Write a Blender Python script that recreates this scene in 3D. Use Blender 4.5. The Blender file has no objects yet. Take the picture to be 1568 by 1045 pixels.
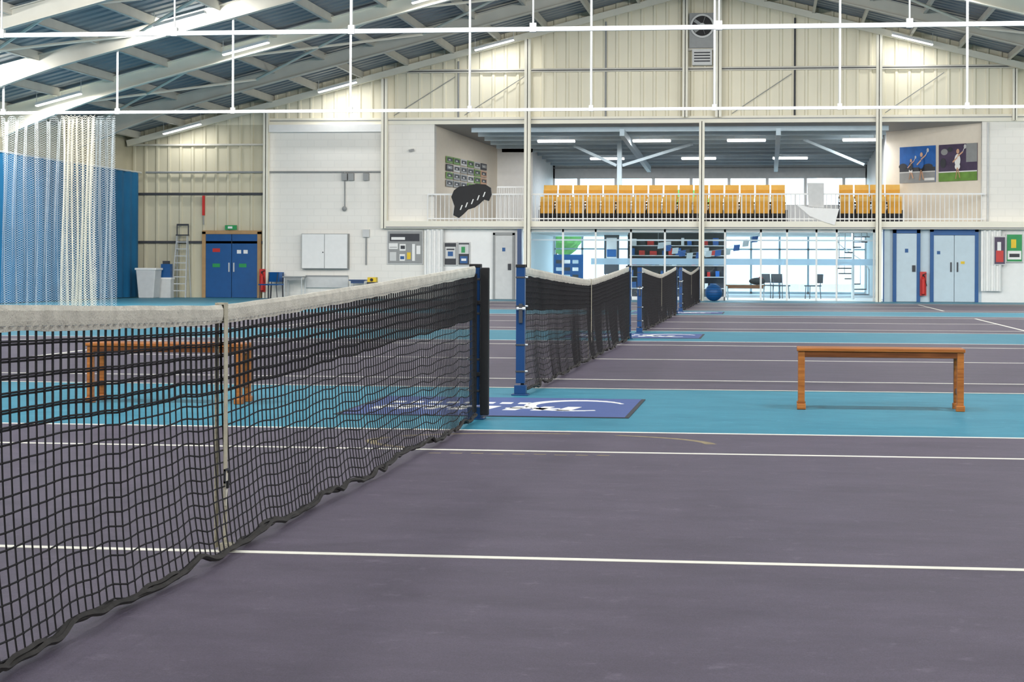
import bpy, math, random
from mathutils import Matrix, Vector, noise
random.seed(7)
scn = bpy.context.scene
scn.view_settings.view_transform = 'Standard'
# ---------------------------------------------------------------- survey of the hall (metres)
FOC, CX, HY, H, ROLL = 2990.0, 784.0, 408.0, 1.07, 0.004
TH = math.radians(7.39); S, C = math.sin(TH), math.cos(TH)
def W(px, py, Y):
    x, y = px-CX, py-HY
    a, b = x+ROLL*y, y-ROLL*x
    t, u = a/FOC, -b/FOC
    k = Y/(C+t*S)
    return k*(-S+t*C), H+k*u
def ax(px, Y): return W(px, 408, Y)[0]
def RC(x0, y0, x1, y1, Y):
    xm = (x0+x1)/2
    return ax(x0, Y), ax(x1, Y), W(xm, y1, Y)[1], W(xm, y0, Y)[1]
XN = -2.01            # net line / hall centre line
XL, XR = -21.0, 17.0
YF, YW = -4.0, 62.5   # hall ends
YB = 78.0             # far glazing of lobby building
COURTS = [7.08, 22.52, 37.96, 53.40]
def roofz(x): return 5.35+0.256*(19-abs(x+2))

# ---------------------------------------------------------------- materials
def lin(c):
    return tuple(((v/255)/12.92 if v/255 <= .04045 else ((v/255+.055)/1.055)**2.4) for v in c[:3])+(1,)
def mat(name, col, rough=.6, var=.08, scale=6, bump=0, bscale=40, metal=0, emit=0, spec=.4):
    m = bpy.data.materials.new(name); m.use_nodes = True
    nt = m.node_tree; N = nt.nodes; L = nt.links; p = N['Principled BSDF']
    p.inputs['Roughness'].default_value = rough; p.inputs['Metallic'].default_value = metal
    p.inputs['Specular IOR Level'].default_value = spec
    c = lin(col)
    tc = N.new('ShaderNodeTexCoord')
    no = N.new('ShaderNodeTexNoise'); no.inputs['Scale'].default_value = scale; no.inputs['Detail'].default_value = 5
    L.new(tc.outputs['Object'], no.inputs['Vector'])
    r = N.new('ShaderNodeValToRGB')
    r.color_ramp.elements[0].position = .3; r.color_ramp.elements[1].position = .7
    r.color_ramp.elements[0].color = tuple(v*(1-var) for v in c[:3])+(1,)
    r.color_ramp.elements[1].color = tuple(min(1, v*(1+var)) for v in c[:3])+(1,)
    L.new(no.outputs['Fac'], r.inputs['Fac']); L.new(r.outputs['Color'], p.inputs['Base Color'])
    if bump:
        n2 = N.new('ShaderNodeTexNoise'); n2.inputs['Scale'].default_value = bscale
        L.new(tc.outputs['Object'], n2.inputs['Vector'])
        b = N.new('ShaderNodeBump'); b.inputs['Strength'].default_value = bump; b.inputs['Distance'].default_value = .01
        L.new(n2.outputs['Fac'], b.inputs['Height']); L.new(b.outputs['Normal'], p.inputs['Normal'])
    if emit:
        p.inputs['Emission Color'].default_value = c; p.inputs['Emission Strength'].default_value = emit
    return m
def mat_floor(name, c0, c1, rough):
    m = mat(name, c0, rough, 0, 1)
    nt = m.node_tree; N = nt.nodes; L = nt.links; p = N['Principled BSDF']
    tc = N.new('ShaderNodeTexCoord')
    a = N.new('ShaderNodeTexNoise'); a.inputs['Scale'].default_value = 2.6; a.inputs['Detail'].default_value = 9; a.inputs['Roughness'].default_value = .72
    mp = N.new('ShaderNodeMapping'); mp.inputs['Scale'].default_value = (.6, 1.2, 1); mp.inputs['Rotation'].default_value = (0, 0, .5)
    L.new(tc.outputs['Object'], mp.inputs['Vector']); L.new(mp.outputs[0], a.inputs['Vector'])
    f = N.new('ShaderNodeTexNoise'); f.inputs['Scale'].default_value = 260; f.inputs['Detail'].default_value = 2
    L.new(tc.outputs['Object'], f.inputs['Vector'])
    r = N.new('ShaderNodeValToRGB'); r.color_ramp.elements[0].position = .33; r.color_ramp.elements[1].position = .70
    r.color_ramp.elements[0].color = lin(c0); r.color_ramp.elements[1].color = lin(c1)
    L.new(a.outputs['Fac'], r.inputs['Fac'])
    mx = N.new('ShaderNodeMix'); mx.data_type = 'RGBA'; mx.blend_type = 'OVERLAY'; mx.inputs[0].default_value = .6
    L.new(r.outputs['Color'], mx.inputs[6]); L.new(f.outputs['Fac'], mx.inputs[7])
    # pale rubbed specks
    g = N.new('ShaderNodeTexNoise'); g.inputs['Scale'].default_value = 6; g.inputs['Detail'].default_value = 10; g.inputs['Roughness'].default_value = .78
    L.new(tc.outputs['Object'], g.inputs['Vector'])
    r2 = N.new('ShaderNodeValToRGB'); r2.color_ramp.elements[0].position = .57; r2.color_ramp.elements[1].position = .76
    r2.color_ramp.elements[0].color = (0,0,0,1); r2.color_ramp.elements[1].color = (.6,.6,.6,1)
    L.new(g.outputs['Fac'], r2.inputs['Fac'])
    m3 = N.new('ShaderNodeMix'); m3.data_type = 'RGBA'; L.new(r2.outputs['Color'], m3.inputs[0]); L.new(mx.outputs[2], m3.inputs[6])
    m3.inputs[7].default_value = lin(tuple(min(255, v+45) for v in c1))
    L.new(m3.outputs[2], p.inputs['Base Color'])
    b = N.new('ShaderNodeBump'); b.inputs['Strength'].default_value = .25; b.inputs['Distance'].default_value = .003
    L.new(f.outputs['Fac'], b.inputs['Height']); L.new(b.outputs['Normal'], p.inputs['Normal'])
    return m
def mat_block(name, col):
    m = mat(name, col, .7, .03, 1)
    nt = m.node_tree; N = nt.nodes; L = nt.links; p = N['Principled BSDF']
    tc = N.new('ShaderNodeTexCoord'); sp = N.new('ShaderNodeSeparateXYZ'); cb = N.new('ShaderNodeCombineXYZ')
    L.new(tc.outputs['Object'], sp.inputs[0]); L.new(sp.outputs['X'], cb.inputs['X']); L.new(sp.outputs['Z'], cb.inputs['Y'])
    br = N.new('ShaderNodeTexBrick'); br.inputs['Scale'].default_value = 1
    br.inputs['Brick Width'].default_value = .45; br.inputs['Row Height'].default_value = .225; br.inputs['Mortar Size'].default_value = .012
    c = lin(col)
    br.inputs['Color1'].default_value = c; br.inputs['Color2'].default_value = tuple(v*.98 for v in c[:3])+(1,)
    br.inputs['Mortar'].default_value = tuple(v*.93 for v in c[:3])+(1,)
    L.new(cb.outputs[0], br.inputs['Vector']); L.new(br.outputs['Color'], p.inputs['Base Color'])
    return m
def mat_wood(name, c0, c1):
    m = mat(name, c0, .38, 0, 1)
    nt = m.node_tree; N = nt.nodes; L = nt.links; p = N['Principled BSDF']
    tc = N.new('ShaderNodeTexCoord'); mp = N.new('ShaderNodeMapping'); mp.inputs['Scale'].default_value = (3, 40, 40)
    a = N.new('ShaderNodeTexNoise'); a.inputs['Scale'].default_value = 1.2; a.inputs['Detail'].default_value = 6
    L.new(tc.outputs['Object'], mp.inputs[0]); L.new(mp.outputs[0], a.inputs['Vector'])
    r = N.new('ShaderNodeValToRGB'); r.color_ramp.elements[0].position = .35; r.color_ramp.elements[1].position = .65
    r.color_ramp.elements[0].color = lin(c0); r.color_ramp.elements[1].color = lin(c1)
    L.new(a.outputs['Fac'], r.inputs['Fac']); L.new(r.outputs['Color'], p.inputs['Base Color'])
    return m
def mat_glass(name, tint=(235, 245, 250), refl=.08, opaque=0.0, ocol=(200, 225, 240)):
    m = bpy.data.materials.new(name); m.use_nodes = True
    nt = m.node_tree; N = nt.nodes; L = nt.links; N.remove(N['Principled BSDF'])
    o = N['Material Output']; t = N.new('ShaderNodeBsdfTransparent'); t.inputs[0].default_value = lin(tint)
    g = N.new('ShaderNodeBsdfGlossy'); g.inputs['Roughness'].default_value = .03
    x = N.new('ShaderNodeMixShader'); x.inputs[0].default_value = refl
    L.new(t.outputs[0], x.inputs[1]); L.new(g.outputs[0], x.inputs[2])
    if opaque:
        d = N.new('ShaderNodeBsdfDiffuse'); d.inputs[0].default_value = lin(ocol)
        e = N.new('ShaderNodeBsdfTranslucent'); e.inputs[0].default_value = lin(ocol)
        de = N.new('ShaderNodeMixShader'); L.new(d.outputs[0], de.inputs[1]); L.new(e.outputs[0], de.inputs[2])
        y = N.new('ShaderNodeMixShader'); y.inputs[0].default_value = opaque
        L.new(x.outputs[0], y.inputs[1]); L.new(de.outputs[0], y.inputs[2]); L.new(y.outputs[0], o.inputs[0])
    else: L.new(x.outputs[0], o.inputs[0])
    return m
def mat_netting(name, col, scale, thr):
    m = bpy.data.materials.new(name); m.use_nodes = True
    nt = m.node_tree; N = nt.nodes; L = nt.links
    p = N['Principled BSDF']; p.inputs['Base Color'].default_value = lin(col); p.inputs['Roughness'].default_value = .8
    o = N['Material Output']; t = N.new('ShaderNodeBsdfTransparent')
    uv = N.new('ShaderNodeUVMap'); sp = N.new('ShaderNodeSeparateXYZ'); L.new(uv.outputs[0], sp.inputs[0])
    def math_(op, a, b=None):
        n = N.new('ShaderNodeMath'); n.operation = op
        for i, v in enumerate((a, b)):
            if v is None: continue
            if isinstance(v, (int, float)): n.inputs[i].default_value = v
            else: L.new(v, n.inputs[i])
        return n.outputs[0]
    def line(e): return math_('ABSOLUTE', math_('SUBTRACT', math_('FRACT', math_('MULTIPLY', e, scale)), .5))
    a = line(math_('ADD', sp.outputs['X'], sp.outputs['Y'])); b = line(math_('SUBTRACT', sp.outputs['X'], sp.outputs['Y']))
    f = math_('LESS_THAN', math_('MINIMUM', a, b), thr)
    x = N.new('ShaderNodeMixShader'); L.new(f, x.inputs[0]); L.new(t.outputs[0], x.inputs[1]); L.new(p.outputs[0], x.inputs[2])
    L.new(x.outputs[0], o.inputs[0]); return m

M = dict(
 purple=mat_floor('court_purple', (82, 75, 90), (98, 90, 107), .5),
 teal=mat_floor('surround_teal', (50, 124, 149), (68, 144, 168), .48),
 line=mat('line_paint', (238, 236, 226), .6, .06, 3),
 clad=mat('cream_cladding', (234, 228, 206), .6, .04, .6),
 cladgrey=mat('stone_cladding', (204, 198, 174), .6, .06, .6),
 block=mat_block('painted_block', (242, 239, 232)),
 white=mat('white_paint', (240, 240, 238), .5, .02),
 cream=mat('cream_steel', (240, 236, 220), .5, .03, 2),
 creamdk=mat('cream_steel_dull_shaded', (204, 201, 190), .5, .05, 2),  # duller cream for trims and purlins; painted shade on most portal frames
 grey=mat('grey_paint', (150, 152, 152), .5, .05),
 ltgrey=mat('light_grey', (208, 209, 208), .5, .05),
 dkgrey=mat('dark_grey', (62, 64, 70), .6, .1),
 black=mat('black', (28, 28, 31), .6, .1),
 roof=mat('roof_sheet', (134, 141, 146), .5, .10, 1.5),
 tube=mat('galvanised', (205, 208, 208), .35, .05, 3, metal=.3),
 blue=mat('royal_blue', (20, 84, 144), .45, .06),
 bluecurt=mat('blue_curtain', (18, 98, 142), .8, .12, 1.2),
 postblue=mat('post_blue', (26, 64, 112), .35, .05),
 ltblue=mat('pale_blue', (194, 212, 222), .5, .03),
 carpet=mat('tier_carpet', (70, 74, 84), .9, .1, 20),
 net=mat('net_cord', (36, 35, 39), .8, .1),
 netcoarse=mat('net_hem', (60, 58, 58), .9, .25, 20),
 canvas=mat('net_band_canvas', (208, 204, 194), .85, .12, 14, bump=.5, bscale=120),
 strap=mat('net_strap', (190, 184, 166), .85, .1, 30, bump=.4, bscale=200),
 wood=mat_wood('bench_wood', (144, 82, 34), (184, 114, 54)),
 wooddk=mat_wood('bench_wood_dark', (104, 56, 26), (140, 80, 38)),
 woodframe=mat('door_frame_wood', (178, 142, 98), .5),
 orange=mat('seat_orange', (246, 178, 64), .4, .05),
 orange2=mat('seat_orange_light', (252, 200, 96), .4, .05),
 red=mat('red_paint', (196, 44, 38), .4),
 green=mat('sign_green', (40, 150, 84), .5),
 foliage=mat('foliage', (90, 150, 66), .9, .4, 5),
 yellow=mat('yellow', (232, 196, 44), .5),
 mat_v=mat('logo_mat', (78, 96, 150), .6, .04),
 glow=mat('lamp_diffuser', (255, 255, 255), .5, 0, emit=9),
 glass=mat_glass('clear_glass'),
 frost=mat_glass('frosted_band', opaque=.75),
 paving=mat('paving', (190, 188, 180), .8, .1),
 screen=mat('poster_sky', (40, 100, 176), .4, .2, 3),
 skin=mat('poster_skin', (214, 170, 140), .6),
 purpleposter=mat('poster_plum', (78, 66, 90), .5, .2, 3),
 grass=mat('poster_grass', (110, 150, 70), .5, .2, 3),
 plaster=mat('warm_plaster', (240, 230, 213), .7, .02),
 tape=mat('old_tape_mark', (140, 128, 104), .7, .2, 20),
 netw=mat_netting('white_netting', (240, 235, 220), 1/.06, .085),
 netb=mat_netting('sparse_netting', (200, 208, 212), 1/.055, .055),
)

# ---------------------------------------------------------------- mesh builder
class B:
    def __init__(s): s.v = []; s.f = []; s.m = []; s.mats = []
    def mi(s, m):
        if m not in s.mats: s.mats.append(m)
        return s.mats.index(m)
    def add(s, vs, fs, m):
        o = len(s.v); s.v += [tuple(v) for v in vs]; k = s.mi(m)
        for f in fs: s.f.append(tuple(i+o for i in f)); s.m.append(k)
        return s
    def box(s, x0, x1, y0, y1, z0, z1, m, mtx=None):
        vs = [Vector(p) for p in ((x0,y0,z0),(x1,y0,z0),(x1,y1,z0),(x0,y1,z0),(x0,y0,z1),(x1,y0,z1),(x1,y1,z1),(x0,y1,z1))]
        if mtx: vs = [mtx@v for v in vs]
        return s.add(vs, [(0,3,2,1),(4,5,6,7),(0,1,5,4),(1,2,6,5),(2,3,7,6),(3,0,4,7)], m)
    def beam(s, p0, p1, w, h, m):
        p0, p1 = Vector(p0), Vector(p1); d = (p1-p0); d.normalize()
        up = Vector((0,0,1)) if abs(d.z) < .95 else Vector((0,1,0))
        r = d.cross(up).normalized(); u = r.cross(d)
        vs = []
        for q in (p0, p1):
            for a, b in ((-1,-1),(1,-1),(1,1),(-1,1)): vs.append(q+r*a*w/2+u*b*h/2)
        return s.add(vs, [(0,1,2,3),(7,6,5,4),(0,4,5,1),(1,5,6,2),(2,6,7,3),(3,7,4,0)], m)
    def tube(s, p0, p1, r, m, n=8, r1=None):
        p0, p1 = Vector(p0), Vector(p1); d = (p1-p0).normalized()
        up = Vector((0,0,1)) if abs(d.z) < .95 else Vector((0,1,0))
        a = d.cross(up).normalized(); b = a.cross(d); vs = []
        for q, rr in ((p0, r), (p1, r if r1 is None else r1)):
            for i in range(n):
                t = 2*math.pi*i/n; vs.append(q+(a*math.cos(t)+b*math.sin(t))*rr)
        fs = [(i, (i+1) % n, n+(i+1) % n, n+i) for i in range(n)]
        fs += [tuple(range(n-1,-1,-1)), tuple(range(n, 2*n))]
        return s.add(vs, fs, m)
    def path(s, pts, r, m, n=6):
        for a, b in zip(pts, pts[1:]): s.tube(a, b, r, m, n)
        return s
    def ball(s, c, r, m, nu=20, nv=12, sc=(1,1,1)):
        vs = []; fs = []
        for j in range(nv+1):
            ph = math.pi*j/nv
            for i in range(nu):
                t = 2*math.pi*i/nu
                vs.append((c[0]+r*sc[0]*math.sin(ph)*math.cos(t), c[1]+r*sc[1]*math.sin(ph)*math.sin(t), c[2]+r*sc[2]*math.cos(ph)))
        for j in range(nv):
            for i in range(nu): fs.append((j*nu+i, (j+1)*nu+i, (j+1)*nu+(i+1)%nu, j*nu+(i+1)%nu))
        return s.add(vs, fs, m)
    def prism_y(s, pts, y0, y1, m):   # polygon in XZ extruded along Y
        n = len(pts); vs = [(x,y0,z) for x,z in pts]+[(x,y1,z) for x,z in pts]
        fs = [tuple(range(n)), tuple(range(2*n-1,n-1,-1))]+[(i,n+i,n+(i+1)%n,(i+1)%n) for i in range(n)]
        return s.add(vs, fs, m)
    def prism_z(s, pts, z0, z1, m):
        n = len(pts); vs = [(x,y,z0) for x,y in pts]+[(x,y,z1) for x,y in pts]
        fs = [tuple(range(n-1,-1,-1)), tuple(range(n,2*n))]+[(i,(i+1)%n,n+(i+1)%n,n+i) for i in range(n)]
        return s.add(vs, fs, m)
    def mesh(s, name, smooth=False):
        me = bpy.data.meshes.new(name); me.from_pydata(s.v, [], s.f)
        for m in s.mats: me.materials.append(M[m])
        me.polygons.foreach_set('material_index', s.m)
        if smooth: me.polygons.foreach_set('use_smooth', [True]*len(s.f))
        me.update(); return me
    def make(s, name, loc=(0,0,0), rz=0, smooth=False, bevel=0):
        o = bpy.data.objects.new(name, s.mesh(name, smooth)); o.location = loc; o.rotation_euler[2] = rz
        scn.collection.objects.link(o)
        if bevel:
            b = o.modifiers.new('bevel', 'BEVEL'); b.width = bevel; b.segments = 2
        return o
def inst(o, loc, rz=0):
    n = bpy.data.objects.new(o.name.split('.')[0], o.data); n.location = loc; n.rotation_euler[2] = rz
    scn.collection.objects.link(n)
    for md in o.modifiers:
        b = n.modifiers.new('bevel', 'BEVEL'); b.width = md.width; b.segments = 2
    return n

# ---------------------------------------------------------------- floor + courts
B().box(XL-.3, XR+.3, YF-.3, YB+.3, -.3, 0, 'teal').make('floor')
for k, yc in enumerate(COURTS):
    b = B()
    b.box(XN-11.885, XN+11.885, yc-5.485, yc+5.485, 0.0005, .002, 'purple')
    z0, z1 = .0025, .004
    w = .028
    def ln(x0, x1, y0, y1): b.box(x0, x1, y0, y1, z0, z1, 'line')
    for sy in (-1, 1):
        ln(XN-11.885, XN+11.885, yc+sy*5.485-w, yc+sy*5.485+w)
        ln(XN-11.885, XN+11.885, yc+sy*4.115-w, yc+sy*4.115+w)
    ln(XN-6.4, XN+6.4, yc-w, yc+w)
    for sx in (-1, 1):
        ln(XN+sx*6.4-w, XN+sx*6.4+w, yc-4.115+w, yc+4.115-w)
        ln(XN+sx*11.885-.05, XN+sx*11.885+.05, yc-5.485, yc+5.485)
    if k == 0:
        # worn curved tape mark near the sideline
        for i in range(26):
            if i in (7, 8, 17): continue
            a0 = .1+3.9*i/26; a1 = .1+3.9*(i+1)/26
            q = lambda a, r: (-1.35+r*1.0*math.cos(a), 11.75+r*.62*math.sin(a))
            b.prism_z([q(a0, 1), q(a0, 1.07), q(a1, 1.07), q(a1, 1)], .0022, .0024, 'tape')
        for i in range(9):
            b.box(-1.9+i*.12, -1.83+i*.12, 10.98+.01*(i % 3), 11.01+.012*(i % 3), .0022, .0024, 'tape')
    b.make('tennis_court')

# logo mats between courts
def logo_mat(y0, y1):
    b = B(); x0, x1 = XN-1.06, XN+1.06
    b.box(x0, x1, y0, y1, .001, .006, 'dkgrey'); b.box(x0+.03, x1-.03, y0+.03, y1-.03, .006, .007, 'mat_v')
    rnd = random.Random(3)
    x = x0+.15
    while x < x1-.45:            # row of bold lettering strokes
        w = rnd.uniform(.06, .12)
        b.prism_z([(x, y0+.55), (x+w, y0+.55), (x+w+.06, y0+.95), (x+.06, y0+.95)], .007, .009, 'white')
        if rnd.random() < .7: b.box(x, x+.2, y0+.72, y0+.79, .007, .009, 'white')
        if rnd.random() < .5: b.box(x+.05, x+.24, y0+.89, y0+.96, .007, .009, 'white')
        x += w+rnd.uniform(.08, .13)
    for i in range(22):          # crescent swoosh
        a0 = math.pi*(.15+1.5*i/22); a1 = math.pi*(.15+1.5*(i+1)/22)
        t = .05*math.sin(math.pi*(i+.5)/22)+.02
        cx, cy = x1-.45, y0+1.1
        q = lambda a, r: (cx+.33*r*math.cos(a), cy+.5*r*math.sin(a))
        b.prism_z([q(a0, 1), q(a0, 1+t*4), q(a1, 1+t*4), q(a1, 1)], .007, .009, 'white')
    x = x0+.2
    while x < x1-.8:
        b.box(x, x+.09, y0+1.2, y0+1.36, .007, .009, 'white'); x += .14
    return b.make('logo_mat')
for a in (13.74, 29.2, 44.65): logo_mat(a, a+1.95)

# ---------------------------------------------------------------- tennis nets
def build_net():
    b = B()
    HL = 6.36; P = .064; n = int(2*HL/P); P = 2*HL/n
    def top(y): return .914+.150*(abs(y)/6.4)**1.18
    NR = 19
    def nz(y, k, s=1.0): return noise.noise(Vector((y*s, k*7.3, 1.7)))
    def pt(y, v, off=0.0):
        zt = top(y)-.05
        zb = .04+.030*nz(y, 1, 1.7)+.030*nz(y, 2, 4.5)
        if abs(y) < .5: zb = zb*(abs(y)/.5)+.02*(1-abs(y)/.5)
        wv = v+.008*math.sin(v*math.pi)*nz(y, 3, 1.5)
        z = zt+(zb-zt)*wv
        ed = min(1, (6.4-abs(y))/.6)
        x = (.036*nz(y, 4, .9)+.010*nz(y, 5, 2.2))*v*v+.04*v*v*v
        x *= (.35+.65*ed)
        dy = .020*nz(y, 8, 1.1)*v*v+.014*nz(y+v*.5, 9, 1.6)*v
        return (x+off, y+dy, z)
    def cord(pts, r, kind, m='net'):
        vs = []
        for (x, y, z) in pts:
            if kind == 'v': vs += [(x-r,y,z),(x,y-r,z),(x+r,y,z),(x,y+r,z)]
            else: vs += [(x-r,y,z),(x,y,z-r),(x+r,y,z),(x,y,z+r)]
        fs = []
        for i in range(len(pts)-1):
            a = i*4; c = a+4
            for k in range(4): fs.append((a+k, a+(k+1)%4, c+(k+1)%4, c+k))
        b.add(vs, fs, m)
    ys = [-HL+i*P for i in range(n+1)]
    for y in ys: cord([pt(y, j/NR) for j in range(NR+1)], .0028, 'v')
    for j in range(1, NR+1): cord([pt(y, j/NR) for y in ys], .0030, 'h')
    # knots where the cords cross
    for y in ys:
        for j in range(1, NR):
            x_, y_, z_ = pt(y, j/NR); r = .0055
            b.add([(x_-r,y_,z_),(x_,y_-r,z_),(x_+r,y_,z_),(x_,y_+r,z_),(x_,y_,z_+r),(x_,y_,z_-r)], [(0,1,4),(1,2,4),(2,3,4),(3,0,4),(1,0,5),(2,1,5),(3,2,5),(0,3,5)], 'net')
    # doubled upper mesh
    D = 6
    for y in ys[:-1]: cord([pt(y+.010, (j+.18)/NR, -.006) for j in range(D+1)], .0028, 'v')
    for j in range(0, D+1): cord([pt(y, (j+.18)/NR, -.006) for y in ys], .0032, 'h')
    # hem rope and binding
    yh = [-HL+i*P/2 for i in range(2*n+1)]
    for q in range(3):
        cord([(p[0]+.008*q+.014*nz(y, 11+q, 6), p[1], max(.016, p[2]-.008+.022*nz(y, 14+q, 6))) for y in yh for p in [pt(y, 1)]], .009, 'h', 'netcoarse')
    # white headband folded over the cable
    vs = []; fs = []
    yy = [-HL+i*.06 for i in range(int(2*HL/.06)+1)]
    prof = [(-.006,-.068),(-.012,-.04),(-.013,-.012),(-.007,.003),(.007,.003),(.013,-.012),(.012,-.04),(.006,-.068)]
    for y in yy:
        for (px_, pz) in prof:
            vs.append((px_*(1+.35*nz(y+pz*4, 20, 7)), y, top(y)+pz+(.006*nz(y, 21, 7) if pz < -.05 else .002*nz(y, 22, 5))))
    K = len(prof)
    for i in range(len(yy)-1):
        for k in range(K): fs.append((i*K+k, i*K+(k+1)%K, (i+1)*K+(k+1)%K, (i+1)*K+k))
    b.add(vs, fs, 'canvas')
    # stitched line along the band
    for i in range(0, len(yy)-1):
        y = yy[i]; b.box(.0125, .0145, y+.01, y+.04, top(y)-.056, top(y)-.0535, 'grey')
    # side tapes
    for sg in (-1, 1):
        y = sg*HL
        b.box(-.006, .02, y-.025, y+.022, .05, top(y)-.05, 'black')
    # centre strap with buckle
    for sx in (-.018, .016):
        b.box(sx, sx+.003, -.024, .024, .012, .925, 'strap')
    b.box(-.018, .019, -.024, .024, .919, .926, 'strap')
    b.box(.0, .045, -.03, .03, .005, .03, 'strap')
    b.box(.019, .026, -.028, .028, .255, .262, 'dkgrey'); b.box(.019, .026, -.028, .028, .30, .307, 'dkgrey')
    b.box(.019, .026, -.028, -.022, .255, .307, 'dkgrey'); b.box(.019, .026, .022, .028, .255, .307, 'dkgrey')
    b.box(.019, .024, -.016, .014, .17, .29, 'canvas'); b.box(.019, .03, -.012, .012, .235, .262, 'black')
    return b
nb = build_net()
n0 = nb.make('tennis_net', (XN, COURTS[0], .004))
for yc in COURTS[1:]: inst(n0, (XN, yc, .004))

pb = B()
pb.box(-.036, .036, -.036, .036, .1, 1.075, 'postblue'); pb.box(-.04, .04, -.04, .04, 1.06, 1.085, 'black')
pb.box(-.048, .048, -.048, .048, 0.012, .085, 'postblue'); pb.box(-.07, .07, -.07, .07, 0.001, .012, 'postblue')
for z in (.98, .74, .42, .2):
    pb.tube((.036,-.02,z), (.062,-.02,z), .008, 'tube'); pb.box(-.039,.039,-.039,.039,z-.010,z+.006,'dkgrey')
pb.box(-.01, .02, -.062, -.036, .6, .76, 'dkgrey'); pb.tube((-.03,-.05,.72), (.045,-.05,.72), .014, 'tube')
p0 = None
for yc in COURTS:
    for sg in (-1, 1):
        loc = (XN, yc+sg*6.44, 0)
        if p0 is None: p0 = pb.make('net_post', loc, rz=0, bevel=.004)
        else: inst(p0, loc, rz=(math.pi if sg > 0 else 0))
# black end cover tied to the near post
cb = B(); cb.box(.04, .10, -.05, .0, .03, 1.06, 'black')
cb.box(-.02, .045, -.050, -.040, .3, .33, 'black'); cb.box(-.02, .045, -.050, -.040, .8, .83, 'black')
cb.make('net_end_cover', (XN, COURTS[0]+6.44, 0), bevel=.006)

# ---------------------------------------------------------------- benches
def bench():
    b = B(); L, Wd, Hh = 1.24, .36, .465; l = .05
    for y0 in (-Wd/2, -Wd/2+.125, -Wd/2+.25): b.box(-L/2, L/2, y0, y0+.11, Hh-.026, Hh, 'wood')
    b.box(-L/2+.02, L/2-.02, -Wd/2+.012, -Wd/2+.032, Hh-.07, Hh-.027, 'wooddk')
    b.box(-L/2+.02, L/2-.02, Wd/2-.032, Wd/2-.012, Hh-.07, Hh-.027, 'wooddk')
    for sx in (-1, 1):
        for sy in (-1, 1):
            x = sx*(L/2-.035); y = sy*(Wd/2-.035)
            b.box(x-l/2, x+l/2, y-l/2, y+l/2, .04, Hh-.027, 'wood')
            b.box(x-l/2-.008, x+l/2+.008, y-l/2-.008, y+l/2+.008, 0.001, .045, 'wood')
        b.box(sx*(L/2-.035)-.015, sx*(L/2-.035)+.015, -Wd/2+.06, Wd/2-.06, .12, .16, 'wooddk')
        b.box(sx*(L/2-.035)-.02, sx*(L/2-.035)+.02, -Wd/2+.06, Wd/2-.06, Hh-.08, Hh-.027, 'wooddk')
    return b
b0 = bench().make('wooden_bench', (.86, 15.0, 0), rz=-.01, bevel=.005)
inst(b0, (-4.6, 14.75, 0), rz=.03)

# ---------------------------------------------------------------- shell
def corr(pts_x0, pts_x1, zb, zt, y, m, b, pitch=.40):
    prof = [(0,0),(.20,0),(.235,-.05),(.30,-.05),(.335,0)]
    xs = []; x = pts_x0
    while x < pts_x1:
        for dx, dy in prof:
            if x+dx < pts_x1: xs.append((x+dx, y+dy))
        x += pitch
    xs.append((pts_x1, y)); vs = []; fs = []
    if pts_x0 < -2 < pts_x1: xs.append((-2.0, y)); xs.sort()
    for (px_, py_) in xs:
        vs += [(px_, py_, zb), (px_, py_, zt(px_) if callable(zt) else zt)]
    for i in range(len(xs)-1): fs.append((2*i, 2*i+2, 2*i+3, 2*i+1))
    b.add(vs, fs, m)
xA = ax(409, YW); xB = ax(592, YW); xC = ax(665, YW); xD = ax(792, YW); xE = ax(812, YW)
xF = ax(1343, YW); xG = ax(1503, YW)
ZT = 5.68; ZS0, ZS1 = 2.28, 2.52
b = B()
corr(XL, XR, ZT, roofz, YW, 'clad', b)
corr(XL, xA, 0, ZT, YW, 'cladgrey', b)
b.box(xA, xC, YW-.08, YW+.3, 0, ZT, 'block')
b.box(xC, xD, YW-.02, YW+.3, 0, ZS0, 'white')
b.box(xF+.3, XR, YW, YW+.3, 0, ZS0, 'ltblue')
b.box(xG, XR, YW-.02, YW+.3, ZS1, ZT, 'block')
b.box(xG, XR, YW-.02, YW, 0, ZS0, 'white')
b.make('wall_back')
B().box(XL-.3, XL, YF, YW, 0, 5.4, 'cladgrey').make('wall_left')
B().box(XR, XR+.3, YF, YW, 0, 5.4, 'clad').make('wall_right')
bb = B(); bb.prism_y([(XL,0),(XR,0),(XR,roofz(XR)),(-2,roofz(-2)),(XL,roofz(XL))], YF-.2, YF, 'clad'); bb.make('wall_front')
# roof : corrugated sheets running down the slope
b = B()
for sg in (-1, 1):
    xe = -2+sg*19.3; y = YF-.2; vs = []; fs = []; ys = []
    while y < YW+.2:
        ys += [(y, 0), (y+.22, 0), (y+.27, .05), (y+.40, .05), (y+.45, 0)]; y += .5
    for (yy, dz) in ys: vs += [(-2, yy, roofz(-2)+dz), (xe, yy, roofz(xe)+dz)]
    for i in range(len(ys)-1): fs.append((2*i, 2*i+1, 2*i+3, 2*i+2))
    b.add(vs, fs, 'roof')
b.make('ceiling')
# purlins
b = B()
for sg in (-1, 1):
    for k in range(13):
        d = .5+k*1.5; x = -2+sg*d; z = roofz(x)
        b.box(x-.02, x+.02, YF, YW-.06, z-.22, z-.012, 'creamdk')
        b.box(x-.07, x+.02, YF, YW-.06, z-.235, z-.215, 'creamdk')
b.make('roof_purlins')
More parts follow.
